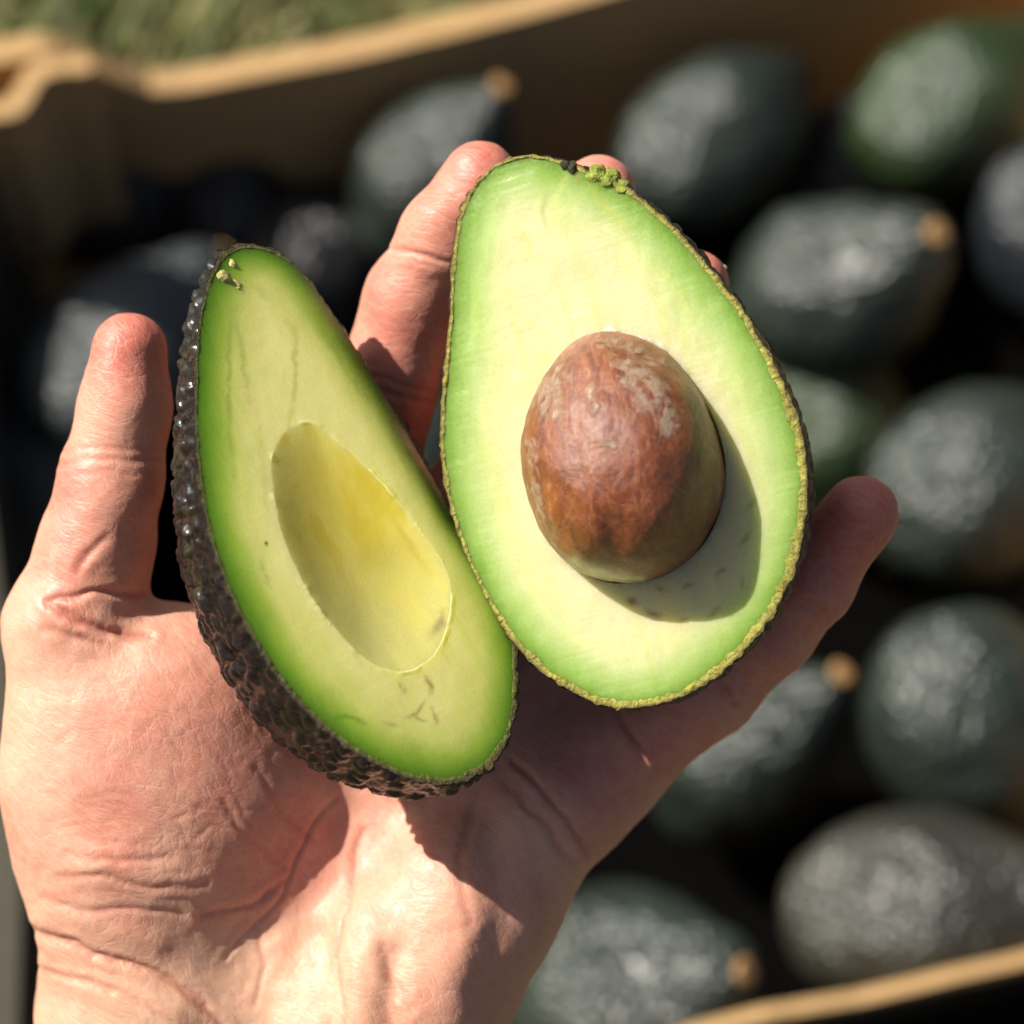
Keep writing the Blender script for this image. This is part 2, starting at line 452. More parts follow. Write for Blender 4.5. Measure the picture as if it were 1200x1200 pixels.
# ------------------------------------------------------------------ grass behind the tray
def make_grass():
    nrm = np.array([-far_dir[1], far_dir[0]])
    nb = 15000
    s_ = rng.uniform(-0.35, 0.55, nb); t_ = rng.uniform(0.012, 0.42, nb)
    base = fa[:2] + s_[:, None] * far_dir[:2] + t_[:, None] * nrm
    clump = vnoise(np.stack([base[:, 0] * 22, base[:, 1] * 22, 0 * s_], 1), 3)
    h = rng.uniform(0.02, 0.05, nb) * (0.5 + clump); w = rng.uniform(0.0012, 0.0028, nb)
    ang = rng.uniform(0, 2 * np.pi, nb); lean = rng.uniform(0.2, 1.1, nb)
    side = np.stack([np.cos(ang), np.sin(ang), 0 * ang], 1); fwd = np.stack([-np.sin(ang), np.cos(ang), 0 * ang], 1)
    b3 = np.concatenate([base, np.full((nb, 1), -0.012)], 1); up = np.array([0, 0, 1.0])
    mid = b3 + up * (h * 0.6)[:, None] + fwd * (h * lean * 0.25)[:, None]
    tip = b3 + up * (h * 0.9)[:, None] + fwd * (h * lean * 0.8)[:, None]
    v = np.stack([b3 - side * w[:, None], b3 + side * w[:, None], mid + side * (w * 0.7)[:, None], mid - side * (w * 0.7)[:, None], tip + side * 0.0002, tip - side * 0.0002], 1).reshape(-1, 3)
    k = np.arange(nb)[:, None] * 6
    f = np.concatenate([k + np.array([[0, 1, 2, 3]]), k + np.array([[3, 2, 4, 5]])])
    dry = np.clip(rng.normal(0.55, 0.3, nb) + (vnoise(np.stack([base[:, 0] * 9, base[:, 1] * 9, 0 * s_ + 4], 1), 9) - 0.5) * 1.2, 0, 1)
    c = mix((0.07, 0.13, 0.018), (0.34, 0.28, 0.12), dry) * rng.uniform(0.6, 1.2, (nb, 1))
    me = mesh_from("grass", v, f, True); set_color(me, "tint", np.repeat(c, 6, 0))
    tag(add("grass", me, M['grass']), "dry olive green grass beyond the cardboard tray", "grass", kind="stuff")
make_grass()

# ------------------------------------------------------------------ whole avocados in the tray
def whole_mesh(name, length, dia, neck, seed):
    N, K = 72, 56
    th = np.linspace(0, np.pi, K)
    prof_x = -np.cos(th)                                   # -1 blunt end .. +1 stem end
    rr = np.sin(th) ** 0.92
    rr = rr * (1 - neck * sstep(-0.15, 1.0, prof_x))
    rr = rr / rr.max()
    phi = np.linspace(0, 2 * np.pi, N, endpoint=False)
    v = np.zeros((K, N, 3))
    v[:, :, 0] = (prof_x * length / 2)[:, None]
    v[:, :, 1] = (rr * dia / 2)[:, None] * np.cos(phi); v[:, :, 2] = (rr * dia / 2)[:, None] * np.sin(phi) * 0.97
    v = v.reshape(-1, 3)
    f = ring_faces(N, K)
    nn = vert_normals(v, f)
    big = fbm(v * 28 + seed * 3.1, 3, seed) - 0.5
    f1, f2, _ = worley(v * 165 + seed, seed)
    v = v + nn * (big * 0.010 + sstep(0.0, 0.5, f2 - f1) * 0.0007)[:, None]
    return mesh_from(name, v, f[:, ::-1] if nn[N * K // 2].dot(v[N * K // 2]) < 0 else f)

def stem_mesh():
    N, K = 20, 7
    prof = [(0.0, 0.0013), (0.0025, 0.0018), (0.0042, 0.0015), (0.0048, 0.0006), (0.0046, -0.0008), (0.003, -0.0014), (0.0, -0.0015)]
    phi = np.linspace(0, 2 * np.pi, N, endpoint=False)
    v = np.array([[[x, r * math.cos(a) * (1 + 0.08 * math.sin(3 * a)), r * math.sin(a)] for a in phi] for r, x in prof]).reshape(-1, 3)
    return mesh_from("stem_scar", v, ring_faces(N, K))

WM = [whole_mesh("body", 0.108, 0.070, 0.32, 1), whole_mesh("body", 0.114, 0.068, 0.46, 2), whole_mesh("body", 0.098, 0.072, 0.14, 3)]
for m_ in WM: m_.materials.append(M['whole'])
SM = stem_mesh(); SM.materials.append(M['stem'])
HALF = [0.054, 0.057, 0.049]

G_GREY = (0.020, 0.029, 0.020); G_GREEN = (0.021, 0.042, 0.011); G_BLUE = (0.014, 0.019, 0.022); G_BROWN = (0.031, 0.031, 0.022); G_SHADE = (0.003, 0.0035, 0.0035)  # last tone is near-black: shade on the deep fruit put into colour
# pixel of centre, resting height, direction of the stem end (right, up, towards viewer), mesh, size, colour, label
AVO = [
    (515, 195, 0.112, (0.52, 0.52, 0.80), 1, 0.98, G_GREY, "grey green whole avocado with tan stem scar behind the raised index fingertip"),
    (848, 150, 0.112, (0.66, 0.58, -0.50), 1, 1.04, G_GREY, "dark grey green whole avocado pointing up right below the far tray rim"),
    (1130, 115, 0.108, (0.80, 0.52, -0.3), 0, 1.05, G_GREEN, "greenest whole avocado, in the upper right corner of the tray"),
    (985, 335, 0.118, (0.55, 0.28, 0.90), 0, 1.12, G_GREY, "pale shining whole avocado with orange stem scar right of the pitted half's upper edge"),
    (1255, 290, 0.108, (0.5, -0.6, -0.3), 2, 1.00, G_BLUE, "bluish grey whole avocado cut off by the right frame edge, beneath the greenest one"),
    (1150, 570, 0.108, (0.75, 0.35, -0.3), 2, 1.04, G_GREY, "rounded grey green whole avocado right of the little fingertip"),
    (985, 520, 0.060, (0.4, -0.8, -0.2), 1, 1.00, G_GREEN, "shaded green whole avocado low behind the pitted half, beneath the pale shining one"),
    (1140, 855, 0.112, (0.45, -0.6, -0.4), 2, 1.04, G_GREY, "round grey green whole avocado with two bright glints at right edge, below the little fingertip"),
    (885, 872, 0.080, (0.52, 0.55, 0.72), 1, 0.98, G_GREY, "shaded whole avocado with orange stem scar just below the little finger"),
    (1100, 1062, 0.110, (0.86, 0.10, 0.25), 0, 1.02, G_BROWN, "brownish grey whole avocado lying beside the near cardboard rim at lower right"),
    (735, 1152, 0.104, (0.70, 0.22, 0.75), 0, 1.03, G_GREY, "whole avocado with orange stem scar at bottom edge, right of the wrist"),
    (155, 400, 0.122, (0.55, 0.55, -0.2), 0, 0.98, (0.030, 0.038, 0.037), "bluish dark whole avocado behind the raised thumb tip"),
    (262, 240, 0.070, (0.1, 0.9, 0.1), 1, 0.95, G_SHADE, "nearly black shaded whole avocado between the tray corner and the index finger"),
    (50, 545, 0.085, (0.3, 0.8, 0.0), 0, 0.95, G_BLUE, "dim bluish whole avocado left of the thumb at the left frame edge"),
    (40, 175, 0.112, (0.6, 0.5, -0.2), 0, 1.05, G_SHADE, "black whole avocado in the tray's left corner under the cardboard flap"),
    (135, 212, 0.080, (0.7, 0.4, -0.2), 2, 0.98, G_SHADE, "black shaded whole avocado against the brown wall under the raised cardboard corner"),
    (460, 560, 0.070, (0.3, 0.7, 0.0), 2, 1.0, G_GREY, None),
    (1010, 210, 0.055, (0.5, 0.6, 0.0), 2, 1.0, G_SHADE, None),
    (350, 330, 0.055, (0.5, 0.6, 0.0), 2, 1.0, G_SHADE, None),
]
EXTRA = ["grey green whole avocado glimpsed in the gap between index finger and pitted half",
         "dark whole avocado deep in the tray between the greenest and the pale shining ones",
         "dark whole avocado deep in the black gap above the hollow half's tip"]
ei = 0
for px, py, h, dc, mi, sc, colr, lab in AVO:
    if lab is None: lab = EXTRA[ei]; ei += 1
    c = on_height(px, py, h)
    d = np.array(dc, float); d = d[0] * RIGHT + d[1] * UPV + d[2] * BACK; d /= np.linalg.norm(d)
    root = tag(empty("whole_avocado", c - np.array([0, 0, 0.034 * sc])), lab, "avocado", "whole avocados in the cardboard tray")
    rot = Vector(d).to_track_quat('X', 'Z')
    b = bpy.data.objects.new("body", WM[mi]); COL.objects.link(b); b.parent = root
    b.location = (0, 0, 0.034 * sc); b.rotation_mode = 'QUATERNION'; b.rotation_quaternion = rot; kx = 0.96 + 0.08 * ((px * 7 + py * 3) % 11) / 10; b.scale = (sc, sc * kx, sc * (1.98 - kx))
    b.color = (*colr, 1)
    if px == 848: continue                    # its stem end is turned away
    st = bpy.data.objects.new("stem_scar", SM); COL.objects.link(st); st.parent = root
    st.rotation_mode = 'QUATERNION'; st.rotation_quaternion = rot; st.scale = (sc * 0.6, sc * 0.95, sc * 0.95)
    st.location = Vector((0, 0, 0.034 * sc)) + Vector(d) * (HALF[mi] * sc + 0.0002)

# ------------------------------------------------------------------ the hand: one continuous implicit surface
VOX = 5.0
LO = np.array([-700.0, -1150.0, -480.0]); HI = np.array([560.0, 500.0, 20.0])
dims = np.ceil((HI - LO) / VOX).astype(int) + 1
FX = (LO[0] + VOX * np.arange(dims[0])).astype(np.float32)
FY = (LO[1] + VOX * np.arange(dims[1])).astype(np.float32)
FZ = (LO[2] + VOX * np.arange(dims[2])).astype(np.float32)
FIELD = np.full(dims, 150.0, np.float32)

def blend(lo, hi, fn, k):
    i0 = np.clip(np.floor((lo - 70 - LO) / VOX).astype(int), 0, dims); i1 = np.clip(np.ceil((hi + 70 - LO) / VOX).astype(int) + 1, 0, dims)
    sl = tuple(slice(a, b) for a, b in zip(i0, i1))
    X, Y, Z = np.meshgrid(FX[sl[0]], FY[sl[1]], FZ[sl[2]], indexing='ij', sparse=True)
    d = fn(X, Y, Z).astype(np.float32); f = FIELD[sl]
    h = np.maximum(k - np.abs(f - d), 0) / k
    FIELD[sl] = np.minimum(f, d) - h * h * k * 0.25

def cone(a, ra, b, rb, k=25.0):
    a = np.asarray(a); b = np.asarray(b); ab = b - a; L2 = float(ab @ ab); m = max(ra, rb)
    def fn(X, Y, Z):
        t = np.clip(((X - a[0]) * ab[0] + (Y - a[1]) * ab[1] + (Z - a[2]) * ab[2]) / L2, 0, 1)
        return np.sqrt((X - a[0] - t * ab[0]) ** 2 + (Y - a[1] - t * ab[1]) ** 2 + (Z - a[2] - t * ab[2]) ** 2) - (ra + (rb - ra) * t)
    blend(np.minimum(a, b) - m, np.maximum(a, b) + m, fn, k)

def chain(pts, k=25.0):
    """pts: (px, py, z, r)"""
    q = [(P(x, y, z), r) for x, y, z, r in pts]
    for (a, ra), (b, rb) in zip(q[:-1], q[1:]): cone(a, ra, b, rb, k)

def ellipsoid(px, py, z, rad, rotz=0.0, roty=0.0, k=60.0):
    c = P(px, py, z); rad = np.asarray(rad, float)
    m = (Matrix.Rotation(R(rotz), 3, 'Z') @ Matrix.Rotation(R(roty), 3, 'Y'))
    Mi = np.array(m.transposed())
    def fn(X, Y, Z):
        x, y, w = X - c[0], Y - c[1], Z - c[2]
        l = [Mi[i, 0] * x + Mi[i, 1] * y + Mi[i, 2] * w for i in range(3)]
        k0 = np.sqrt(sum((l[i] / rad[i]) ** 2 for i in range(3)))
        k1 = np.sqrt(sum((l[i] / rad[i] ** 2) ** 2 for i in range(3))) + 1e-6
        return k0 * (k0 - 1) / k1
    e = np.full(3, rad.max())
    blend(c - e, c + e, fn, k)

# forearm and wrist
chain([(315, 1700, -330, 215), (310, 1420, -300, 190)], 60)
chain([(225, 1500, -285, 150), (180, 1190, -255, 150)], 70)
chain([(400, 1500, -290, 155), (455, 1200, -245, 128)], 70)
# palm bones
chain([(230, 1230, -275, 125), (400, 760, -275, 72)], 60)
chain([(310, 1230, -285, 125), (500, 750, -285, 72)], 60)
chain([(390, 1220, -285, 120), (590, 800, -275, 72)], 60)
# heel of the hand towards the little finger
chain([(400, 1330, -255, 140), (478, 1150, -232, 122), (560, 1050, -228, 100), (626, 962, -232, 84)], 50)
ellipsoid(500, 1110, -205, (105, 160, 95), -25, 0, 60)
# ball of the thumb
ellipsoid(190, 900, -190, (195, 210, 122), -14, 10, 60)
ellipsoid(160, 1010, -210, (140, 175, 112), 0, 8, 60)
ellipsoid(175, 815, -150, (120, 85, 70), -12, 0, 45)
# thumb
chain([(110, 900, -190, 110), (88, 735, -165, 84), (113, 640, -150, 67), (131, 560, -138, 59), (146, 480, -125, 53), (152, 410, -112, 46)], 26)
# index, middle, ring
chain([(400, 760, -275, 72), (425, 600, -275, 66), (447, 465, -250, 64)], 30)
chain([(447, 465, -250, 64), (483, 350, -200, 58), (520, 283, -165, 54), (562, 209, -125, 46)], 22)
chain([(500, 750, -285, 72), (555, 600, -290, 64), (605, 470, -255, 62)], 30)
chain([(605, 470, -255, 62), (665, 330, -215, 54), (702, 224, -150, 46)], 22)
chain([(590, 800, -275, 72), (670, 650, -290, 62), (745, 540, -260, 60)], 30)
chain([(745, 540, -260, 60), (800, 420, -215, 54), (814, 334, -150, 44)], 22)
# little finger
chain([(626, 962, -232, 84), (668, 926, -244, 75), (723, 890, -246, 64), (832, 804, -203, 59)], 34)
chain([(832, 804, -203, 59), (900, 738, -165, 55), (950, 680, -135, 51), (1009, 602, -95, 47)], 22)
chain([(570, 900, -270, 80), (668, 920, -245, 74)], 50)
chain([(590, 835, -272, 72), (700, 880, -262, 62)], 50)

def surface_nets(F):
    ins = F < 0
    s = [slice(0, -1), slice(1, None)]
    cnt = np.zeros(tuple(np.array(F.shape) - 1), np.int8)
    for a in (0, 1):
        for b in (0, 1):
            for c in (0, 1): cnt += ins[s[a], s[b], s[c]]
    act = (cnt > 0) & (cnt < 8)
    idx = np.full(act.shape, -1, np.int64); cells = np.argwhere(act); idx[act] = np.arange(len(cells))
    acc = np.zeros((len(cells), 3)); w = np.zeros(len(cells))
    corners = np.array([[a, b, c] for a in (0, 1) for b in (0, 1) for c in (0, 1)])
    val = np.stack([F[cells[:, 0] + c[0], cells[:, 1] + c[1], cells[:, 2] + c[2]] for c in corners], 1)
    for i in range(8):
        for j in range(i + 1, 8):
            if np.abs(corners[i] - corners[j]).sum() != 1: continue
            a, b = val[:, i], val[:, j]; m = (a < 0) != (b < 0)
            t = np.where(m, a / np.where(m, a - b, 1), 0)
            acc += m[:, None] * (corners[i] + t[:, None] * (corners[j] - corners[i])); w += m
    verts = cells + acc / w[:, None]
    quads = []
    for ax in range(3):
        o1, o2 = [(1, 2), (2, 0), (0, 1)][ax]
        lo = [slice(None)] * 3; hi = [slice(None)] * 3; lo[ax] = slice(0, -1); hi[ax] = slice(1, None)
        A, B = ins[tuple(lo)], ins[tuple(hi)]
        e = np.argwhere(A != B)
        ok = (e[:, o1] > 0) & (e[:, o2] > 0) & (e[:, o1] < F.shape[o1] - 1) & (e[:, o2] < F.shape[o2] - 1)
        e = e[ok]; fl = A[tuple(e.T)]
        def at(d1, d2):
            q = e.copy(); q[:, o1] += d1; q[:, o2] += d2; return idx[tuple(q.T)]
        q = np.stack([at(-1, -1), at(0, -1), at(0, 0), at(-1, 0)], 1)
        q[~fl] = q[~fl][:, ::-1]
        quads.append(q)
    return verts, np.concatenate(quads)

hv, hf = surface_nets(FIELD)
hv = hv * VOX + LO
def edge_smooth(v, f, it, lam=0.5):
    a = np.concatenate([f[:, [0, 1]], f[:, [1, 2]], f[:, [2, 3]], f[:, [3, 0]]]); a = np.concatenate([a, a[:, ::-1]])
    deg = np.bincount(a[:, 0], minlength=len(v))[:, None]
    for _ in range(it):
        m = np.stack([np.bincount(a[:, 0], v[a[:, 1], k], len(v)) for k in range(3)], 1) / deg
        v = v + lam * (m - v)
    return v
hv = edge_smooth(hv, hf, 6)
def catmull(v, f):
    """one Catmull-Clark step on a closed quad mesh"""
    n = len(v); fp = v[f].mean(1)
    e = np.concatenate([f[:, [0, 1]], f[:, [1, 2]], f[:, [2, 3]], f[:, [3, 0]]])
    key = np.sort(e, 1); key = key[:, 0].astype(np.int64) * n + key[:, 1]
    uk, inv = np.unique(key, return_inverse=True)
    ea, eb = uk // n, uk % n; m = len(uk); fi = np.tile(np.arange(len(f)), 4)
    cnt = np.bincount(inv, minlength=m)[:, None]
    fsum = np.stack([np.bincount(inv, fp[fi, k], m) for k in range(3)], 1)
    ep = np.where(cnt == 2, (v[ea] + v[eb] + fsum) / 4, (v[ea] + v[eb]) / 2)
    val = np.bincount(f.ravel(), minlength=n)[:, None].astype(float)
    Fm = np.stack([np.bincount(f.ravel(), np.repeat(fp[:, k], 4), n) for k in range(3)], 1) / np.maximum(val, 1)
    mid = (v[ea] + v[eb]) / 2; en = (np.bincount(ea, minlength=n) + np.bincount(eb, minlength=n))[:, None]
    Em = np.stack([np.bincount(ea, mid[:, k], n) + np.bincount(eb, mid[:, k], n) for k in range(3)], 1) / np.maximum(en, 1)
    vp = np.where(en == val, (Fm + 2 * Em + (val - 3) * v) / np.maximum(val, 1), v)
    E = inv.reshape(4, -1).T + n + len(f); c = np.arange(len(f)) + n
    q = np.concatenate([np.stack([f[:, k], E[:, k], c, E[:, k - 1]], 1) for k in range(4)])
    return np.concatenate([vp, fp, ep]), q
hv, hf = catmull(hv, hf)

def sculpt(v, f):
    nn = vert_normals(v, f); px = PIX(v)
    front = np.clip(nn[:, 2] * 1.5 + 0.35, 0, 1)
    wob = np.stack([fbm(np.stack([px[:, 0] / 22, px[:, 1] / 22, 0 * px[:, 0]], 1), 3, 50) - 0.5, fbm(np.stack([px[:, 0] / 22, px[:, 1] / 22, 0 * px[:, 0] + 9], 1), 3, 60) - 0.5], 1)
    q = px + wob * 9
    off = np.zeros(len(v)); red = np.zeros(len(v))
    # soft forms: (polyline, height, width)
    for pts, h, w in [
        ([(430, 1060), (418, 1130), (405, 1240)], 9, 26),            # tendon ridge under the palm hollow
        ([(330, 1110), (345, 1180), (350, 1260)], 7, 24),
        ([(372, 1100), (392, 1160), (398, 1240)], -10, 18),
        ([(465, 1120), (455, 1180), (470, 1260)], -8, 16),
        ([(400, 960), (425, 1010)], -10, 40),
        ([(500, 1010), (560, 1085), (520, 1200)], 9, 40),
        ([(572, 960), (590, 1060), (560, 1160)], -7, 26),
        ([(110, 1010), (220, 1040), (310, 1050)], 4, 24),
        ([(60, 1130), (200, 1190)], 7, 26),
        ([(60, 1075), (180, 1105)], 5, 20),
        ([(640, 900), (700, 960)], 7, 26),
        ([(440, 420), (500, 440)], 5, 30), ([(500, 250), (545, 235)], 5, 30),
        ([(110, 600), (170, 590)], 5, 30), ([(135, 430), (160, 460)], 5, 30)]:
        d, t = poly_dist(px, pts); off += h * np.exp(-(d / w) ** 2) * front
    # creases: (polyline, depth, width, redness)
    for pts, h, w, r_ in [
        ([(30, 1088), (70, 1100), (120, 1118), (180, 1138), (225, 1165), (270, 1210)], 4.6, 4.5, .55),
        ([(25, 1130), (70, 1140), (140, 1160), (200, 1195)], 2.2, 5.0, .3),
        ([(50, 1050), (100, 1066), (150, 1066), (215, 1072)], 1.6, 4.0, .35),
        ([(70, 1030), (120, 1024), (180, 1040), (240, 1036)], 1.8, 5.0, .35),
        ([(80, 1000), (140, 1010), (200, 1004)], 1.6, 5.0, .3),
        ([(233, 1072), (292, 1060), (333, 1030)], 2.6, 4.0, .45),
        ([(398, 935), (367, 967), (345, 1008), (333, 1044), (304, 1079), (275, 1108), (262, 1125)], 2.2, 3.2, .18),
        ([(365, 985), (330, 950), (300, 900)], 1.4, 4.0, .3), ([(335, 1020), (290, 980), (262, 940)], 1.4, 4.0, .3),
        ([(425, 975), (415, 1000), (412, 1055), (400, 1100), (393, 1140), (405, 1200)], 2.8, 4.0, .4),
        ([(300, 1090), (312, 1130), (300, 1180)], 1.5, 4.0, .25),
        ([(450, 1110), (458, 1150), (480, 1176)], 3.0, 6.0, .4),
        ([(600, 892), (630, 922), (652, 944), (672, 972), (688, 1003)], 3.6, 3.8, .4),
        ([(592, 915), (640, 965), (668, 1010)], 2.4, 5.0, .3),
        ([(725, 838), (740, 858), (756, 884)], 3.0, 5.0, .5),
        ([(560, 930), (540, 1000), (548, 1080)], 1.6, 6.0, .25),
        ([(56, 704), (85, 699), (112, 692), (178, 697)], 3.6, 4.5, .6),
        ([(62, 710), (95, 729), (125, 741), (175, 747)], 5.0, 5.0, .7),
        ([(50, 735), (80, 748), (120, 756)], 1.8, 5.0, .4),
        ([(92, 668), (106, 650), (124, 630)], 2.4, 5.0, .4),
        ([(72, 545), (110, 538), (190, 541)], 1.0, 4.0, .4),
        ([(440, 291), (480, 297), (525, 308)], 2.6, 3.5, -.4),
        ([(405, 452), (450, 458), (500, 470)], 2.2, 5.0, .3),
        ([(900, 690), (940, 700), (985, 730)], 1.8, 5.0, .4), ([(905, 700), (945, 712), (975, 740)], 1.4, 4.0, .3),
        ([(440, 299), (480, 305), (520, 316)], 0.8, 3.0, -.2), ([(405, 440), (450, 445), (500, 457)], 1.6, 4.0, .3), ([(80, 530), (120, 524), (190, 528)], 0.6, 3.5, .25), ([(70, 560), (120, 552), (185, 556)], 0.5, 3.5, .25),
        ([(815, 760), (840, 790), (862, 822)], 1.8, 4.5, .35)]:
        d, t = poly_dist(q, pts); e = np.exp(-(d / w) ** 2) * (0.35 + 0.65 * np.sin(np.pi * np.clip(t, 0.03, 0.97)) ** 0.5) * front
        off -= h * e; off += 0.28 * h * np.exp(-((d - 2.2 * w) / (1.6 * w)) ** 2) * front
        red += r_ * np.exp(-(d / (w * 1.1)) ** 2) * front
    # many short wrinkles: heel of the thumb, wrist, palm hollow
    rr = random.Random(3)
    for (x0, x1, y0, y1, ang, sp, n, ln, dep) in [
        (50, 330, 930, 1080, -4, 12, 34, 75, 1.5), (40, 260, 1090, 1195, -24, 8, 18, 90, 1.3), (180, 380, 800, 1010, -50, 7, 26, 110, 1.1),
        (300, 430, 1050, 1200, -96, 12, 24, 60, 1.2), (430, 600, 980, 1190, -72, 16, 26, 60, 1.0), (60, 240, 770, 900, 28, 18, 16, 60, 0.8),
        (610, 720, 880, 1000, -58, 12, 14, 50, 1.1), (110, 190, 560, 690, 8, 12, 10, 45, 0.9)]:
        for _ in range(n):
            x, y = rr.uniform(x0, x1), rr.uniform(y0, y1); a = R(-(ang + rr.gauss(0, sp))); l = ln * rr.uniform(.5, 1.2) / 2; bend = rr.gauss(0, 6)
            dx, dy = math.cos(a), math.sin(a)
            pts = [(x - dx * l, y - dy * l), (x - dy * bend, y + dx * bend), (x + dx * l, y + dy * l)]
            near = (np.abs(px[:, 0] - x) < l + 20) & (np.abs(px[:, 1] - y) < l + 20)
            d, t = poly_dist(q[near], pts)
            e = np.exp(-(d / 2.8) ** 2) * np.sin(np.pi * np.clip(t, .02, .98)) * front[near]
            off[near] -= 0.36 * dep * rr.uniform(.5, 1.1) * e; red[near] += 0.14 * e
    off += (fbm(np.stack([px[:, 0] / 60, px[:, 1] / 60, v[:, 2] / 60], 1), 3, 70) - 0.5) * 5
    off += (fbm(np.stack([px[:, 0] / 14, px[:, 1] / 14, v[:, 2] / 14], 1), 3, 75) - 0.5) * 1.1
    v2 = v + nn * off[:, None]
    # skin tint: paler and yellower at the wrist, redder on the pads
    blot = fbm(np.stack([px[:, 0] / 70, px[:, 1] / 70, v[:, 2] / 70], 1), 4, 80)
    def spot(x, y, rx, ry): return np.exp(-(((px[:, 0] - x) / rx) ** 2 + ((px[:, 1] - y) / ry) ** 2))
    r = 0.42 * spot(240, 900, 170, 130) + 0.3 * spot(110, 640, 90, 120) + 0.9 * spot(150, 395, 70, 60) + 0.35 * spot(480, 350, 90, 160) \
        + 0.7 * spot(560, 180, 60, 60) + 0.5 * spot(700, 900, 130, 90) + 0.45 * spot(980, 620, 110, 120) + 0.3 * spot(850, 800, 120, 80) \
        + 0.6 * spot(700, 190, 60, 50) + 0.6 * spot(840, 310, 50, 60) + 0.3 * spot(340, 1010, 90, 60) + 0.25 * spot(480, 1140, 60, 60)
    fing = np.clip(sstep(700, 560, px[:, 1]) + sstep(700, 820, px[:, 0]), 0, 1)
    r = np.clip(r + 0.38 * fing + 0.08 + (blot - 0.5) * 1.3, 0, 1)
    y = np.clip(spot(200, 1190, 260, 110) + 0.5 * spot(380, 1130, 120, 80), 0, 1)
    c = mix((0.69, 0.39, 0.27), (0.585, 0.185, 0.135), r)
    c = c * (1 - 0.8 * y[:, None]) + np.array((0.64, 0.41, 0.27)) * 0.8 * y[:, None]
    rc = np.clip(red, -1, 1)
    c = c * (1 - np.clip(rc, 0, 1)[:, None] * np.array((0.22, 0.48, 0.50))) + np.clip(-rc, 0, 1)[:, None] * 0.10
    return v2, c
hv, hc = sculpt(hv, hf)
root_hand_loc = L2W(P(315, 1500, -300))
hme = mesh_from("hand", L2W(hv) - root_hand_loc, hf); set_color(hme, "tint", hc)
hand = add("hand", hme, M['skin'], None, root_hand_loc)
tag(hand, "bare left hand, palm up with fingers spread, cupping the two avocado halves", "hand")

def nail(tip, prev, r, backdir):
    t = P(*tip); d = t - P(*prev); d /= np.linalg.norm(d)
    b = np.asarray(backdir, float); b = b - d * (b @ d); b /= np.linalg.norm(b); s = np.cross(d, b)
    A, B = 15, 15; v = []
    for i in range(A):
        u = -1 + 2 * i / (A - 1)
        for j in range(B):
            w = -1.1 + 1.5 * j / (B - 1)
            a = u * R(58); taper = 1 - 0.12 * max(0, w - 0.3) ** 2
            fall = 1.0 - 0.16 * max(0, w) ** 2
            v.append(t + d * (w * r) + (b * math.cos(a) * fall + s * math.sin(a) * taper) * r * 1.025)
    v = np.array(v); n = len(v)
    ctr = t - d * 0.1 * r
    nrm = v - ctr; nrm -= np.outer(nrm @ d, d); nrm /= np.linalg.norm(nrm, axis=1, keepdims=True)
    v = np.concatenate([v, v - nrm * 6])
    f = []
    for i in range(A - 1):
        for j in range(B - 1):
            p = i * B + j; f += [[p, p + 1, p + B + 1, p + B], [n + p, n + p + B, n + p + B + 1, n + p + 1]]
    for i in range(A - 1):
        for j in (0, B - 1):
            p = i * B + j; f.append([p, p + B, n + p + B, n + p])
    for j in range(B - 1):
        for i in (0, A - 1):
            p = i * B + j; f.append([p, p + 1, n + p + 1, n + p])
    add("nail", mesh_from("nail", L2W(v) - root_hand_loc, f), M['nail'], hand)
nail((152, 410, -112), (146, 480, -125), 45, (-0.25, 0.0, -1.0))
nail((562, 209, -125), (520, 283, -165), 45, (0.1, 0.0, -1))
nail((702, 224, -150), (665, 330, -215), 45, (0.0, 0.0, -1))
nail((814, 334, -150), (800, 420, -215), 43, (0.0, 0.0, -1))
nail((1009, 602, -95), (950, 680, -135), 46, (0.5, 0.1, -1))

# ------------------------------------------------------------------ avocado halves
class Half:
    """a cut half: plane through `centre` with normal n, outline traced on that plane"""
    def __init__(s, cpx, normal, axis_px, outline, inner, depth, seed):
        s.c = P(*cpx); s.n = np.array(normal, float); s.n /= np.linalg.norm(s.n)
        a = P(axis_px[0], axis_px[1], cpx[2]) - s.c; a -= s.n * (a @ s.n); s.v = a / np.linalg.norm(a)      # towards the stem end
        s.u = np.cross(s.v, s.n)
        if s.u[0] < 0: s.u = -s.u
        s.out2 = s.to_plane(spline_closed(outline, 0)); s.in2 = s.to_plane(spline_closed(inner, 0))
        s.o = s.in2.mean(0)                                                                                  # polar centre
        s.depth = depth; s.seed = seed
        s.vmin, s.vmax = s.out2[:, 1].min(), s.out2[:, 1].max()
    def to_plane(s, px):
        eye = np.array([0, 0, DIST]); d = np.stack([px[:, 0] - 600, 600 - px[:, 1], np.full(len(px), -DIST)], 1)
        t = ((s.c - eye) @ s.n) / (d @ s.n); q = eye + d * t[:, None] - s.c
        return np.stack([q @ s.u, q @ s.v], 1)
    def pt(s, uv, h):
        return s.c + uv[:, :1] * s.u + uv[:, 1:2] * s.v + np.asarray(h)[:, None] * s.n

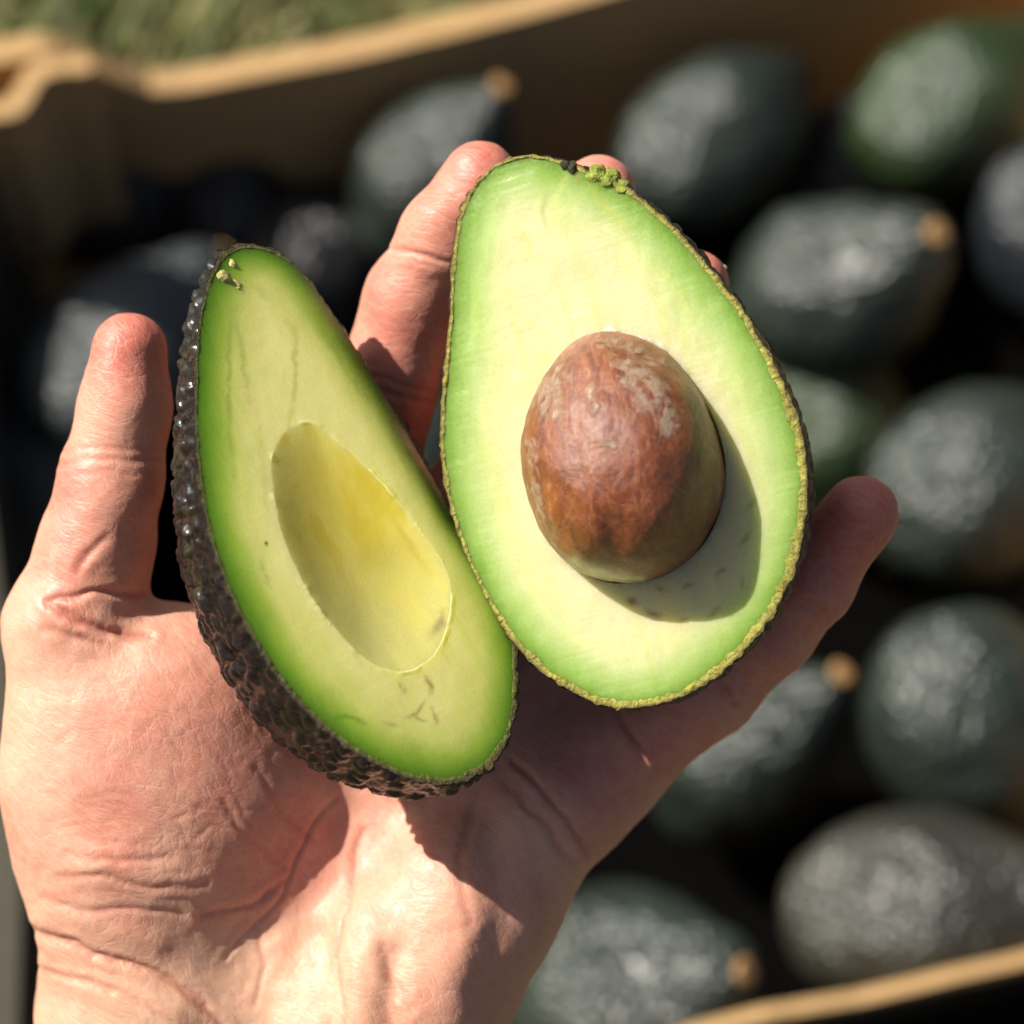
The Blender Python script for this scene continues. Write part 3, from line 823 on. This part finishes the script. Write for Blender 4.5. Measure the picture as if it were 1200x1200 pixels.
def make_half(H, name, label, warp, rimw, cav_depth, colorfn, edge_col, peel_fn, bumpamp, hpow=0.5, rel=1.0, sup=2.35, rimh=1.0):
    N = 900
    phi, Ro = polar(H.out2, H.o, N); _, Ri = polar(H.in2, H.o, N)
    dirs = np.stack([np.cos(phi), np.sin(phi)], 1)
    base = H.pt(np.array([[0.0, 0.0]]), np.array([-H.depth * 0.9]))[0]
    loc = L2W(base); root = tag(empty(name, loc), label, "avocado half")
    # ---- peel: dome behind the outline
    M_ = 110; psi = np.linspace(0, np.pi / 2 * 0.99999, M_)
    uv = np.concatenate([H.o + dirs * (Ro * math.cos(p))[:, None] for p in psi])
    rho = np.repeat(np.cos(psi), N)
    vn = (uv[:, 1] - H.vmin) / (H.vmax - H.vmin)
    dep = H.depth * (1 - 0.30 * sstep(0.45, 1.0, vn)) * np.maximum(0, 1 - rho ** sup) ** (1 / sup)
    hh = warp(uv) * np.clip(rho, 0, 1) ** 2 - dep
    V = H.pt(uv, hh); F = ring_faces(N, M_)
    nn = vert_normals(V, F)
    if nn[:N].mean(0) @ np.zeros(3) == 0 and (nn[0] @ (V[0] - H.c)) < 0: F = F[:, ::-1]; nn = -nn
    loc3 = np.stack([uv[:, 0], uv[:, 1] * 0.62, dep], 1)
    w1 = loc3 / 17.5 + 0.6 * (np.stack([fbm(loc3 / 14, 2, H.seed + k) for k in (1, 2, 3)], 1) - 0.5)
    f1, f2, idv = worley(w1, H.seed)
    g1, g2, _ = worley(loc3 / 8.0, H.seed + 20)
    bump = bumpamp * (sstep(0.02, 0.5, f2 - f1) * (0.35 + 0.85 * idv)) + bumpamp * 0.35 * (fbm(loc3 / 11.0, 3, H.seed + 15) - 0.5) + bumpamp * 0.14 * sstep(0.0, 0.5, g2 - g1) + (fbm(loc3 / 70, 3, H.seed + 9) - 0.5) * 9
    V = V + nn * bump[:, None]
    outer_bump = bump[:N].copy(); outer_n = nn[:N].copy()
    me = mesh_from("peel", L2W(V) - loc, F); set_color(me, "tint", peel_fn(loc3, vn, f2 - f1, idv))
    add("peel", me, M['peel'], root)
    rim_out3 = V[:N]
    # ---- crumbly cut edge of the peel
    wn_ = fbm(np.stack([np.cos(phi) * 16, np.sin(phi) * 16, 0 * phi], 1), 4, H.seed + 31)
    wn2 = fbm(np.stack([np.cos(phi) * 60, np.sin(phi) * 60, 0 * phi], 1), 3, H.seed + 33)
    rw = rimw(dirs, H.o + dirs * Ro[:, None]) * (0.40 + 0.70 * wn_ + 0.45 * (wn2 - 0.3))
    Rin = Ro - np.maximum(rw, 2.5)
    K = 9; rv = []; rc = []
    for j in range(K):
        t = j / (K - 1)
        p2 = H.o + dirs * (Rin + (Ro - Rin) * t)[:, None]
        top = H.pt(p2, warp(p2))
        if j == K - 1: q = rim_out3.copy() - H.n * 0.3
        else: q = top * (1 - t ** 2) + t ** 2 * rim_out3
        q3 = np.stack([p2[:, 0], p2[:, 1], 0 * phi], 1)
        ht = (fbm(q3 / 6.0, 3, H.seed + 40) * 0.9 + sstep(0.55, 0.8, vnoise(q3 / 4.0, H.seed + 44)) * 0.9) * 1.9 * rimh * math.sin(math.pi * min(1, t * 0.92 + 0.04)) ** 0.7 - (3.0 if j == 0 else 0)
        if j == K - 1: ht = ht * 0 - 1.0
        rv.append(q + H.n * ht[:, None])
        cc = np.tile(np.asarray(edge_col(t)), (N, 1)) * (0.75 + 0.5 * vnoise(q3 / 9.0, H.seed + 47))[:, None]
        rc.append(cc)
    rv = np.concatenate(rv); rc = np.concatenate(rc); F = ring_faces(N, K)
    if (vert_normals(rv, F) @ H.n).mean() < 0: F = F[:, ::-1]
    me = mesh_from("peel_edge", L2W(rv) - loc, F); set_color(me, "tint", rc)
    add("peel_edge", me, M['edge'], root)
    # ---- flesh with its hollow
    Rf = Rin + 2.0
    tin = np.concatenate([np.linspace(0.0003, 0.86, 60), np.linspace(0.87, 1.0, 26)])
    tout = np.linspace(0, 1, 190)[1:]
    jit = 0.03 * (fbm(np.stack([np.cos(phi) * 9, np.sin(phi) * 9, 0 * phi], 1), 4, H.seed + 61) - 0.5) * (1 if rel < 0.4 else 0.0)
    uvs = [H.o + dirs * (Ri * t * (1 + jit * t ** 9))[:, None] for t in tin] + [H.o + dirs * (Ri * (1 + jit) + (Rf - Ri * (1 + jit)) * t)[:, None] for t in tout]
    uv = np.concatenate(uvs); tt = np.concatenate([np.repeat(tin, N), np.full(len(tout) * N, 1.0)])
    vrel = np.clip((uv[:, 1] - H.o[1]) / 150, -1, 1)
    hol = -cav_depth * (0.92 - 0.3 * vrel) * np.maximum(0, 1 - np.minimum(tt, 1) ** 2.2) ** hpow
    q3 = np.stack([uv[:, 0], uv[:, 1], 0 * tt], 1)
    dIn, _ = poly_dist(uv, H.in2[::6], True); outside = np.concatenate([np.zeros(len(tin) * N), np.ones(len(tout) * N)])
    lip = (0.3 + 2.6 * sstep(0.45, 0.75, fbm(q3 / 16, 3, H.seed + 49))) * np.exp(-(dIn / 5.0) ** 2) * outside * min(1.0, 0.35 + rel)
    relief = (fbm(q3 / 40, 3, H.seed + 50) - 0.5) * 4.5 + (fbm(q3 / np.array([9, 26, 9]), 3, H.seed + 53) - 0.5) * 1.6
    drag = (fbm(np.stack([uv[:, 0] / 70 + uv[:, 1] / 400, uv[:, 1] / 4.5, 0 * tt], 1), 3, H.seed + 57) - 0.5) * 0.7 * outside
    hh = warp(uv) + hol + lip + min(1.0, 1.3 * rel) * drag * sstep(0.4, 0.6, fbm(q3 / 55, 2, H.seed + 58)) + rel * relief * np.where(tt < 1, 0.6, 1.0)
    V = H.pt(uv, hh)
    dOut, _ = poly_dist(uv, H.out2[::4], True)
    px = PIX(V)
    F = ring_faces(N, len(tin) + len(tout))
    if (vert_normals(V, F) @ H.n).mean() < 0: F = F[:, ::-1]
    me = mesh_from("flesh", L2W(V) - loc, F); set_color(me, "tint", colorfn(px, uv, dOut, dIn * np.where(tt < 1, -1, 1), tt, q3))
    flesh = add("flesh", me, M['flesh'], root)
    return root, loc

def strokes(px, rgb, lines, seed=0):
    """thin veins and marks: (points, width, colour, strength)"""
    wob = np.stack([fbm(np.stack([px[:, 0] / 12, px[:, 1] / 12, 0 * px[:, 0] + k], 1), 3, 90 + seed) - 0.5 for k in (0, 7)], 1) * 7
    brk = fbm(np.stack([px[:, 0] / 9, px[:, 1] / 9, 0 * px[:, 0] + 3], 1), 2, 95 + seed)
    for pts, w, colr, st in lines:
        lo = np.min(pts, 0) - 6 * w - 8; hi = np.max(pts, 0) + 6 * w + 8
        m = np.all((px > lo) & (px < hi), 1)
        if not m.any(): continue
        d, t = poly_dist(px[m] + wob[m], pts)
        e = st * np.exp(-(d / w) ** 2) * sstep(0.08, 0.42, brk[m]) * (0.4 + 0.6 * np.sin(np.pi * np.clip(t, .02, .98)))
        rgb[m] = rgb[m] * (1 - e[:, None]) + np.array(colr) * e[:, None]
    return rgb

# colours of the flesh from peel to stone
def ramp_rgb(x, stops):
    xs = [s_[0] for s_ in stops]
    return np.stack([np.interp(x, xs, [s_[1][k] for s_ in stops]) for k in range(3)], 1)

OLIVE = (0.22, 0.24, 0.05); BROWN = (0.30, 0.17, 0.05)

# --- the half that keeps its stone
R_OUT = [(620, 181), (655, 188), (700, 205), (742, 227), (785, 263), (830, 313), (870, 363), (901, 415), (925, 465), (940, 512), (947, 562), (944, 618), (932, 667), (910, 715), (880, 755), (845, 789), (802, 817), (760, 830), (715, 830), (672, 813), (640, 792), (612, 765), (585, 730), (560, 688), (540, 640), (525, 590), (516, 540), (515, 490), (520, 430), (526, 370), (530, 310), (536, 265), (550, 225), (573, 196), (597, 184)]
R_PIT = [(705, 390), (742, 394), (777, 412), (806, 440), (831, 480), (846, 520), (850, 560), (843, 600), (826, 635), (801, 660), (770, 675), (738, 683), (708, 682), (678, 667), (650, 640), (630, 605), (618, 562), (617, 520), (626, 478), (646, 438), (674, 404)]
HR = Half((735, 520, 0), (-0.28, 0.02, 0.96), (640, 180), R_OUT, R_PIT, 198, 100)
def col_right(px, uv, dO, dI, tt, q3):
    n = fbm(q3 / 60, 4, 201); d = dO * (0.8 + 0.4 * n)
    c = ramp_rgb(d, [(0, (0.12, 0.22, 0.018)), (12, (0.18, 0.31, 0.042)), (28, (0.31, 0.43, 0.125)), (52, (0.50, 0.535, 0.26)), (86, (0.585, 0.55, 0.315)), (140, (0.615, 0.56, 0.32))])
    side = sstep(0.1, 0.9, (px[:, 0] - 520) / 430)
    st = fbm(np.stack([uv[:, 0] / 16, uv[:, 1] / 160, 0 * n], 1), 3, 205)
    c = mix(c, c * np.array([0.9, 0.97, 0.72]), sstep(0.5, 0.8, st) * 0.6)
    yel = fbm(np.stack([uv[:, 0] / 38, uv[:, 1] / 90, 0 * n + 5], 1), 3, 208)
    c = mix(c, np.array([0.78, 0.68, 0.28]), sstep(0.56, 0.8, yel) * 0.35 * sstep(40, 90, dO))
    L = [([(735, 704), (748, 708)], 4, BROWN, .8), ([(757, 716), (772, 723)], 3.5, BROWN, .7), ([(770, 688), (778, 692)], 4, BROWN, .6), ([(800, 690), (812, 684)], 3, OLIVE, .6),
         ([(838, 676), (850, 664)], 3, OLIVE, .6), ([(868, 640), (880, 622)], 3, OLIVE, .6), ([(874, 600), (884, 585)], 3, OLIVE, .5), ([(795, 727), (808, 722)], 3, OLIVE, .5),
         ([(830, 722), (842, 712)], 3, OLIVE, .45), ([(868, 690), (872, 678)], 3, OLIVE, .5),
         ([(640, 225), (634, 248), (640, 268)], 3, OLIVE, .35), ([(690, 215), (715, 250), (735, 270)], 4, (0.45, 0.42, 0.08), .45), ([(610, 270), (622, 290), (615, 305)], 6, (0.55, 0.5, 0.1), .35),
         ([(760, 300), (790, 340), (820, 380)], 4, (0.5, 0.55, 0.14), .4), ([(720, 290), (745, 330)], 4, (0.6, 0.56, 0.2), .35), ([(580, 250), (560, 330), (553, 430)], 5, (0.42, 0.6, 0.16), .35),
         ([(840, 400), (880, 480)], 4, (0.5, 0.58, 0.16), .3), ([(672, 195), (680, 212)], 4, BROWN, .6), ([(665, 200), (655, 225), (650, 240)], 3, (0.5, 0.46, 0.12), .45)]
    c = strokes(px, c, L, 1)
    return np.clip(c, 0, 1)
def peel_right(l3, vn, e, idv):
    c = mix((0.012, 0.011, 0.010), (0.030, 0.026, 0.018), idv)
    return mix((0.006, 0.005, 0.005), c, sstep(0.0, 0.25, e))
def rim_right(dirs, uv): return 9.5 + 6.0 * np.clip(dirs[:, 0] * 0.7 - dirs[:, 1] * 0.8, -0.4, 1)
rootR, locR = make_half(HR, "avocado_half", "avocado half with brown stone, its pale cut face turned to the viewer", lambda uv: -0.00012 * (uv[:, 0] ** 2), rim_right, 62,
    col_right, lambda t: (0.42, 0.41, 0.08) if t < 0.6 else ((0.26, 0.21, 0.045) if t < 0.8 else (0.02, 0.017, 0.012)), peel_right, 4.6, 0.5, 0.5)

# stone
def make_pit():
    N, K = 260, 110
    pit2 = H2 = HR.in2
    phi, Rr = polar(pit2, HR.o, N); dirs = np.stack([np.cos(phi), np.sin(phi)], 1)
    th = np.linspace(0.004, np.pi * 0.92, K)           # from the top of the dome to below the cut face
    V = []; UVs = []
    for a in th:
        rho = math.sin(a); up = math.cos(a)
        uv = HR.o + dirs * (Rr * rho * 0.997)[:, None]
        yy = (uv[:, 1] - HR.o[1]) / 150
        h = up * np.where(up > 0, 140.0 - 10 * yy, 60.0) + 4.0
        uv = uv + np.array([8.0, 2.0]) * max(0, up)
        V.append(HR.pt(uv, h)); UVs.append(np.concatenate([uv - HR.o, np.full((N, 1), up * 118)], 1))
    V = np.concatenate(V); q = np.concatenate(UVs)
    F = ring_faces(N, K); nn = vert_normals(V, F)
    if (nn[:N * 40] @ HR.n).mean() < 0: F = F[:, ::-1]; nn = -nn
    px = PIX(V)
    d, _ = poly_dist(px, [(712, 690), (716, 655), (722, 620)])
    off = -2.0 * np.exp(-(d / 18) ** 2)
    d, _ = poly_dist(px, [(690, 640), (700, 560), (705, 480)]); off += 3 * np.exp(-(d / 22) ** 2)
    d, _ = poly_dist(px, [(765, 650), (770, 600)]); off += 5 * np.exp(-(d / 30) ** 2)
    off += (fbm(q / 55, 3, 301) - 0.5) * 7 + (fbm(q / np.array([8, 26, 10]), 3, 305) - 0.5) * 1.6
    V = V + nn * off[:, None]
    paper = np.zeros(len(V))
    for pts, w, s_ in [([(722, 423), (745, 432), (765, 450), (778, 480), (785, 500)], 13, 1.0), ([(735, 440), (760, 470)], 16, .8), ([(655, 440), (640, 470), (648, 485)], 22, .75), ([(690, 455), (698, 480)], 9, 1.0),
                       ([(700, 400), (735, 404), (775, 425)], 10, .75), ([(700, 520), (728, 524)], 5, .9), ([(622, 520), (628, 580), (636, 610)], 9, .7), ([(815, 470), (838, 520), (842, 590)], 11, .6), ([(640, 590), (650, 640)], 8, .5)]:
        d, _ = poly_dist(px, pts); paper = np.maximum(paper, s_ * np.exp(-(d / w) ** 2))
    paper = np.clip(paper * (2.6 * fbm(q / 8, 5, 311) - 0.55), 0, 1)
    res = np.zeros(len(V))
    for pts, w, s_ in [([(675, 657), (695, 668), (715, 678), (735, 678)], 7, 1.0), ([(735, 679), (752, 676)], 5, .8)]:
        d, _ = poly_dist(px, pts); res = np.maximum(res, s_ * np.exp(-(d / w) ** 2))
    res = np.clip(res * (0.5 + 1.0 * fbm(q / 10, 3, 313)), 0, 1)
    me = mesh_from("stone", L2W(V) - locR, F); set_float(me, "paper", paper); set_float(me, "residue", res)
    add("stone", me, M['pit'], rootR)
make_pit()

# --- the hollow half
L_OUT = [(285, 288), (313, 292), (342, 306), (371, 335), (402, 373), (432, 415), (461, 456), (492, 503), (525, 560), (560, 632), (590, 705), (604, 760), (606, 810), (597, 862), (576, 895), (546, 914), (510, 918), (470, 908), (430, 888), (388, 857), (346, 815), (310, 763), (280, 708), (256, 650), (241, 590), (233, 530), (230, 470), (231, 410), (236, 365), (246, 330), (262, 301)]
L_CAV = [(360, 497), (386, 510), (421, 540), (456, 577), (490, 620), (515, 655), (527, 686), (526, 722), (515, 756), (495, 778), (470, 787), (440, 780), (410, 755), (376, 715), (350, 670), (331, 625), (321, 575), (320, 535), (334, 507)]
HL = Half((415, 600, 10), (0.53, 0.36, 0.768), (272, 300), L_OUT, L_CAV, 212, 400)
def col_left(px, uv, dO, dI, tt, q3):
    n = fbm(q3 / 60, 4, 501); d = dO * (0.8 + 0.4 * n)
    c = ramp_rgb(d, [(0, (0.07, 0.16, 0.006)), (13, (0.15, 0.30, 0.018)), (28, (0.33, 0.46, 0.055)), (50, (0.64, 0.66, 0.19)), (84, (0.82, 0.775, 0.30))])
    hol = ramp_rgb(tt, [(0, (0.72, 0.63, 0.12)), (0.7, (0.74, 0.64, 0.12)), (0.97, (0.78, 0.70, 0.18)), (1, (0.78, 0.72, 0.28))])
    pn = fbm(np.stack([uv[:, 0] / 22, uv[:, 1] / 60, 0 * n + 2], 1), 4, 507)
    hol = mix(hol, np.array([0.66, 0.54, 0.04]), sstep(0.45, 0.75, pn) * 0.7)
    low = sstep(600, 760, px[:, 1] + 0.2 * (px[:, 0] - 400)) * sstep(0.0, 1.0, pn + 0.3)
    hol = mix(hol, np.array([0.52, 0.53, 0.24]), low * 0.7)  # shading of the hollow put into colour: greyer green towards the bottom
    c = np.where((tt < 1)[:, None], hol, c)
    st = fbm(np.stack([uv[:, 0] / 14, uv[:, 1] / 170, 0 * n], 1), 3, 505)
    c = mix(c, c * np.array([0.88, 0.96, 0.65]), sstep(0.5, 0.8, st) * 0.6 * (tt >= 1))
    DK = (0.28, 0.35, 0.04)
    L = [([(270, 352), (268, 420), (269, 500), (274, 560)], 3, DK, .55), ([(274, 360), (284, 420), (293, 470)], 4, DK, .4), ([(335, 375), (345, 385), (347, 450), (338, 500)], 3.5, (0.42, 0.42, 0.08), .5),
         ([(300, 335), (315, 350)], 5, DK, .3), ([(365, 370), (400, 420), (430, 470)], 5, (0.3, 0.42, 0.05), .4), ([(300, 470), (310, 560), (316, 620)], 4, (0.5, 0.5, 0.1), .3),
         ([(500, 795), (507, 812)], 3.5, BROWN, .7), ([(498, 820), (488, 835), (475, 842)], 2.5, BROWN, .55), ([(507, 830), (512, 850)], 2.5, BROWN, .5), ([(470, 800), (474, 812)], 3, BROWN, .5), ([(450, 845), (465, 850)], 2.5, BROWN, .4), ([(485, 838), (500, 846)], 2, BROWN, .5),
         ([(385, 838), (410, 840), (430, 848)], 2.5, (0.12, 0.30, 0.02), .7), ([(312, 637), (313, 639)], 2, (0.04, 0.03, 0.01), 1.3), ([(305, 655), (318, 690)], 3, OLIVE, .35),
         ([(455, 600), (480, 640), (505, 672)], 5, (0.58, 0.48, 0.04), .55), ([(420, 548), (450, 590)], 6, (0.62, 0.52, 0.05), .5), ([(505, 742), (517, 728), (519, 716)], 5, (0.34, 0.29, 0.12), .9)]
    return np.clip(strokes(px, c, L, 2), 0, 1)
def peel_left(l3, vn, e, idv):
    c = mix((0.007, 0.004, 0.0045), (0.016, 0.008, 0.0075), idv)
    ol = fbm(l3 / 30, 3, 511); c = mix(c, np.array([0.030, 0.027, 0.006]), sstep(0.55, 0.75, ol) * 0.8)
    c = mix(c, np.array([0.028, 0.030, 0.026]), sstep(0.55, 1.0, vn) * 0.7)
    return mix(np.array([0.006, 0.004, 0.003]), c, sstep(0.0, 0.22, e))
def rim_left(dirs, uv): return 4.0 + 6.5 * np.clip(-dirs[:, 1], 0, 1)
def warp_left(uv):
    return -85.0 * sstep(50, 235, uv[:, 0]) ** 2.0 * sstep(-190, -40, uv[:, 1]) - 6.0 * sstep(-90, -220, uv[:, 0])
rootL, locL = make_half(HL, "avocado_half", "hollow avocado half without stone, leaning by the thumb with dark pebbled peel showing", warp_left, rim_left, 22,
    col_left, lambda t: (0.17, 0.19, 0.02) if t < 0.5 else ((0.11, 0.09, 0.02) if t < 0.8 else (0.03, 0.02, 0.012)), peel_left, 7.0, 1.15, 0.2, 2.4, 0.5)

# stem remnants at the tips
def lump(name, H, root, loc, uvpx, items, tint):
    vv, ff, n0 = [], [], 0
    for (px, py, r, h) in items:
        c2 = H.to_plane(np.array([[px, py]], float)); c = H.pt(c2, np.array([h]))[0]
        N, K = 22, 14
        th = np.linspace(0.01, np.pi - 0.01, K); ph = np.linspace(0, 2 * np.pi, N, endpoint=False)
        v = np.array([[[math.sin(a) * math.cos(b), math.sin(a) * math.sin(b), math.cos(a)] for b in ph] for a in th]).reshape(-1, 3)
        v = v * (r * (0.5 + 0.9 * fbm(v * 1.8 + px, 3, int(px))))[:, None]
        f = ring_faces(N, K)
        if (vert_normals(v, f) * v).sum() < 0: f = f[:, ::-1]
        vv.append(v + c); ff.append(f + n0); n0 += len(v)
    v = np.concatenate(vv); me = mesh_from(name, L2W(v) - loc, np.concatenate(ff))
    set_color(me, "tint", np.tile(tint, (len(v), 1)) * (0.5 + fbm(v / 6, 3, 77))[:, None])
    add(name, me, M['edge'], root)
lump("stem_remnant", HL, rootL, locL, None, [(266, 322, 17, -13), (275, 333, 14, -12), (272, 310, 13, -11)], (0.72, 0.66, 0.24))
lump("stem_remnant", HR, rootR, locR, None, [(699, 205, 14, -6), (712, 209, 13, -8), (728, 219, 10, -7)], (0.36, 0.44, 0.06))
lump("stem_pit", HR, rootR, locR, None, [(671, 196, 8, -2), (662, 194, 6, 0)], (0.05, 0.05, 0.02))
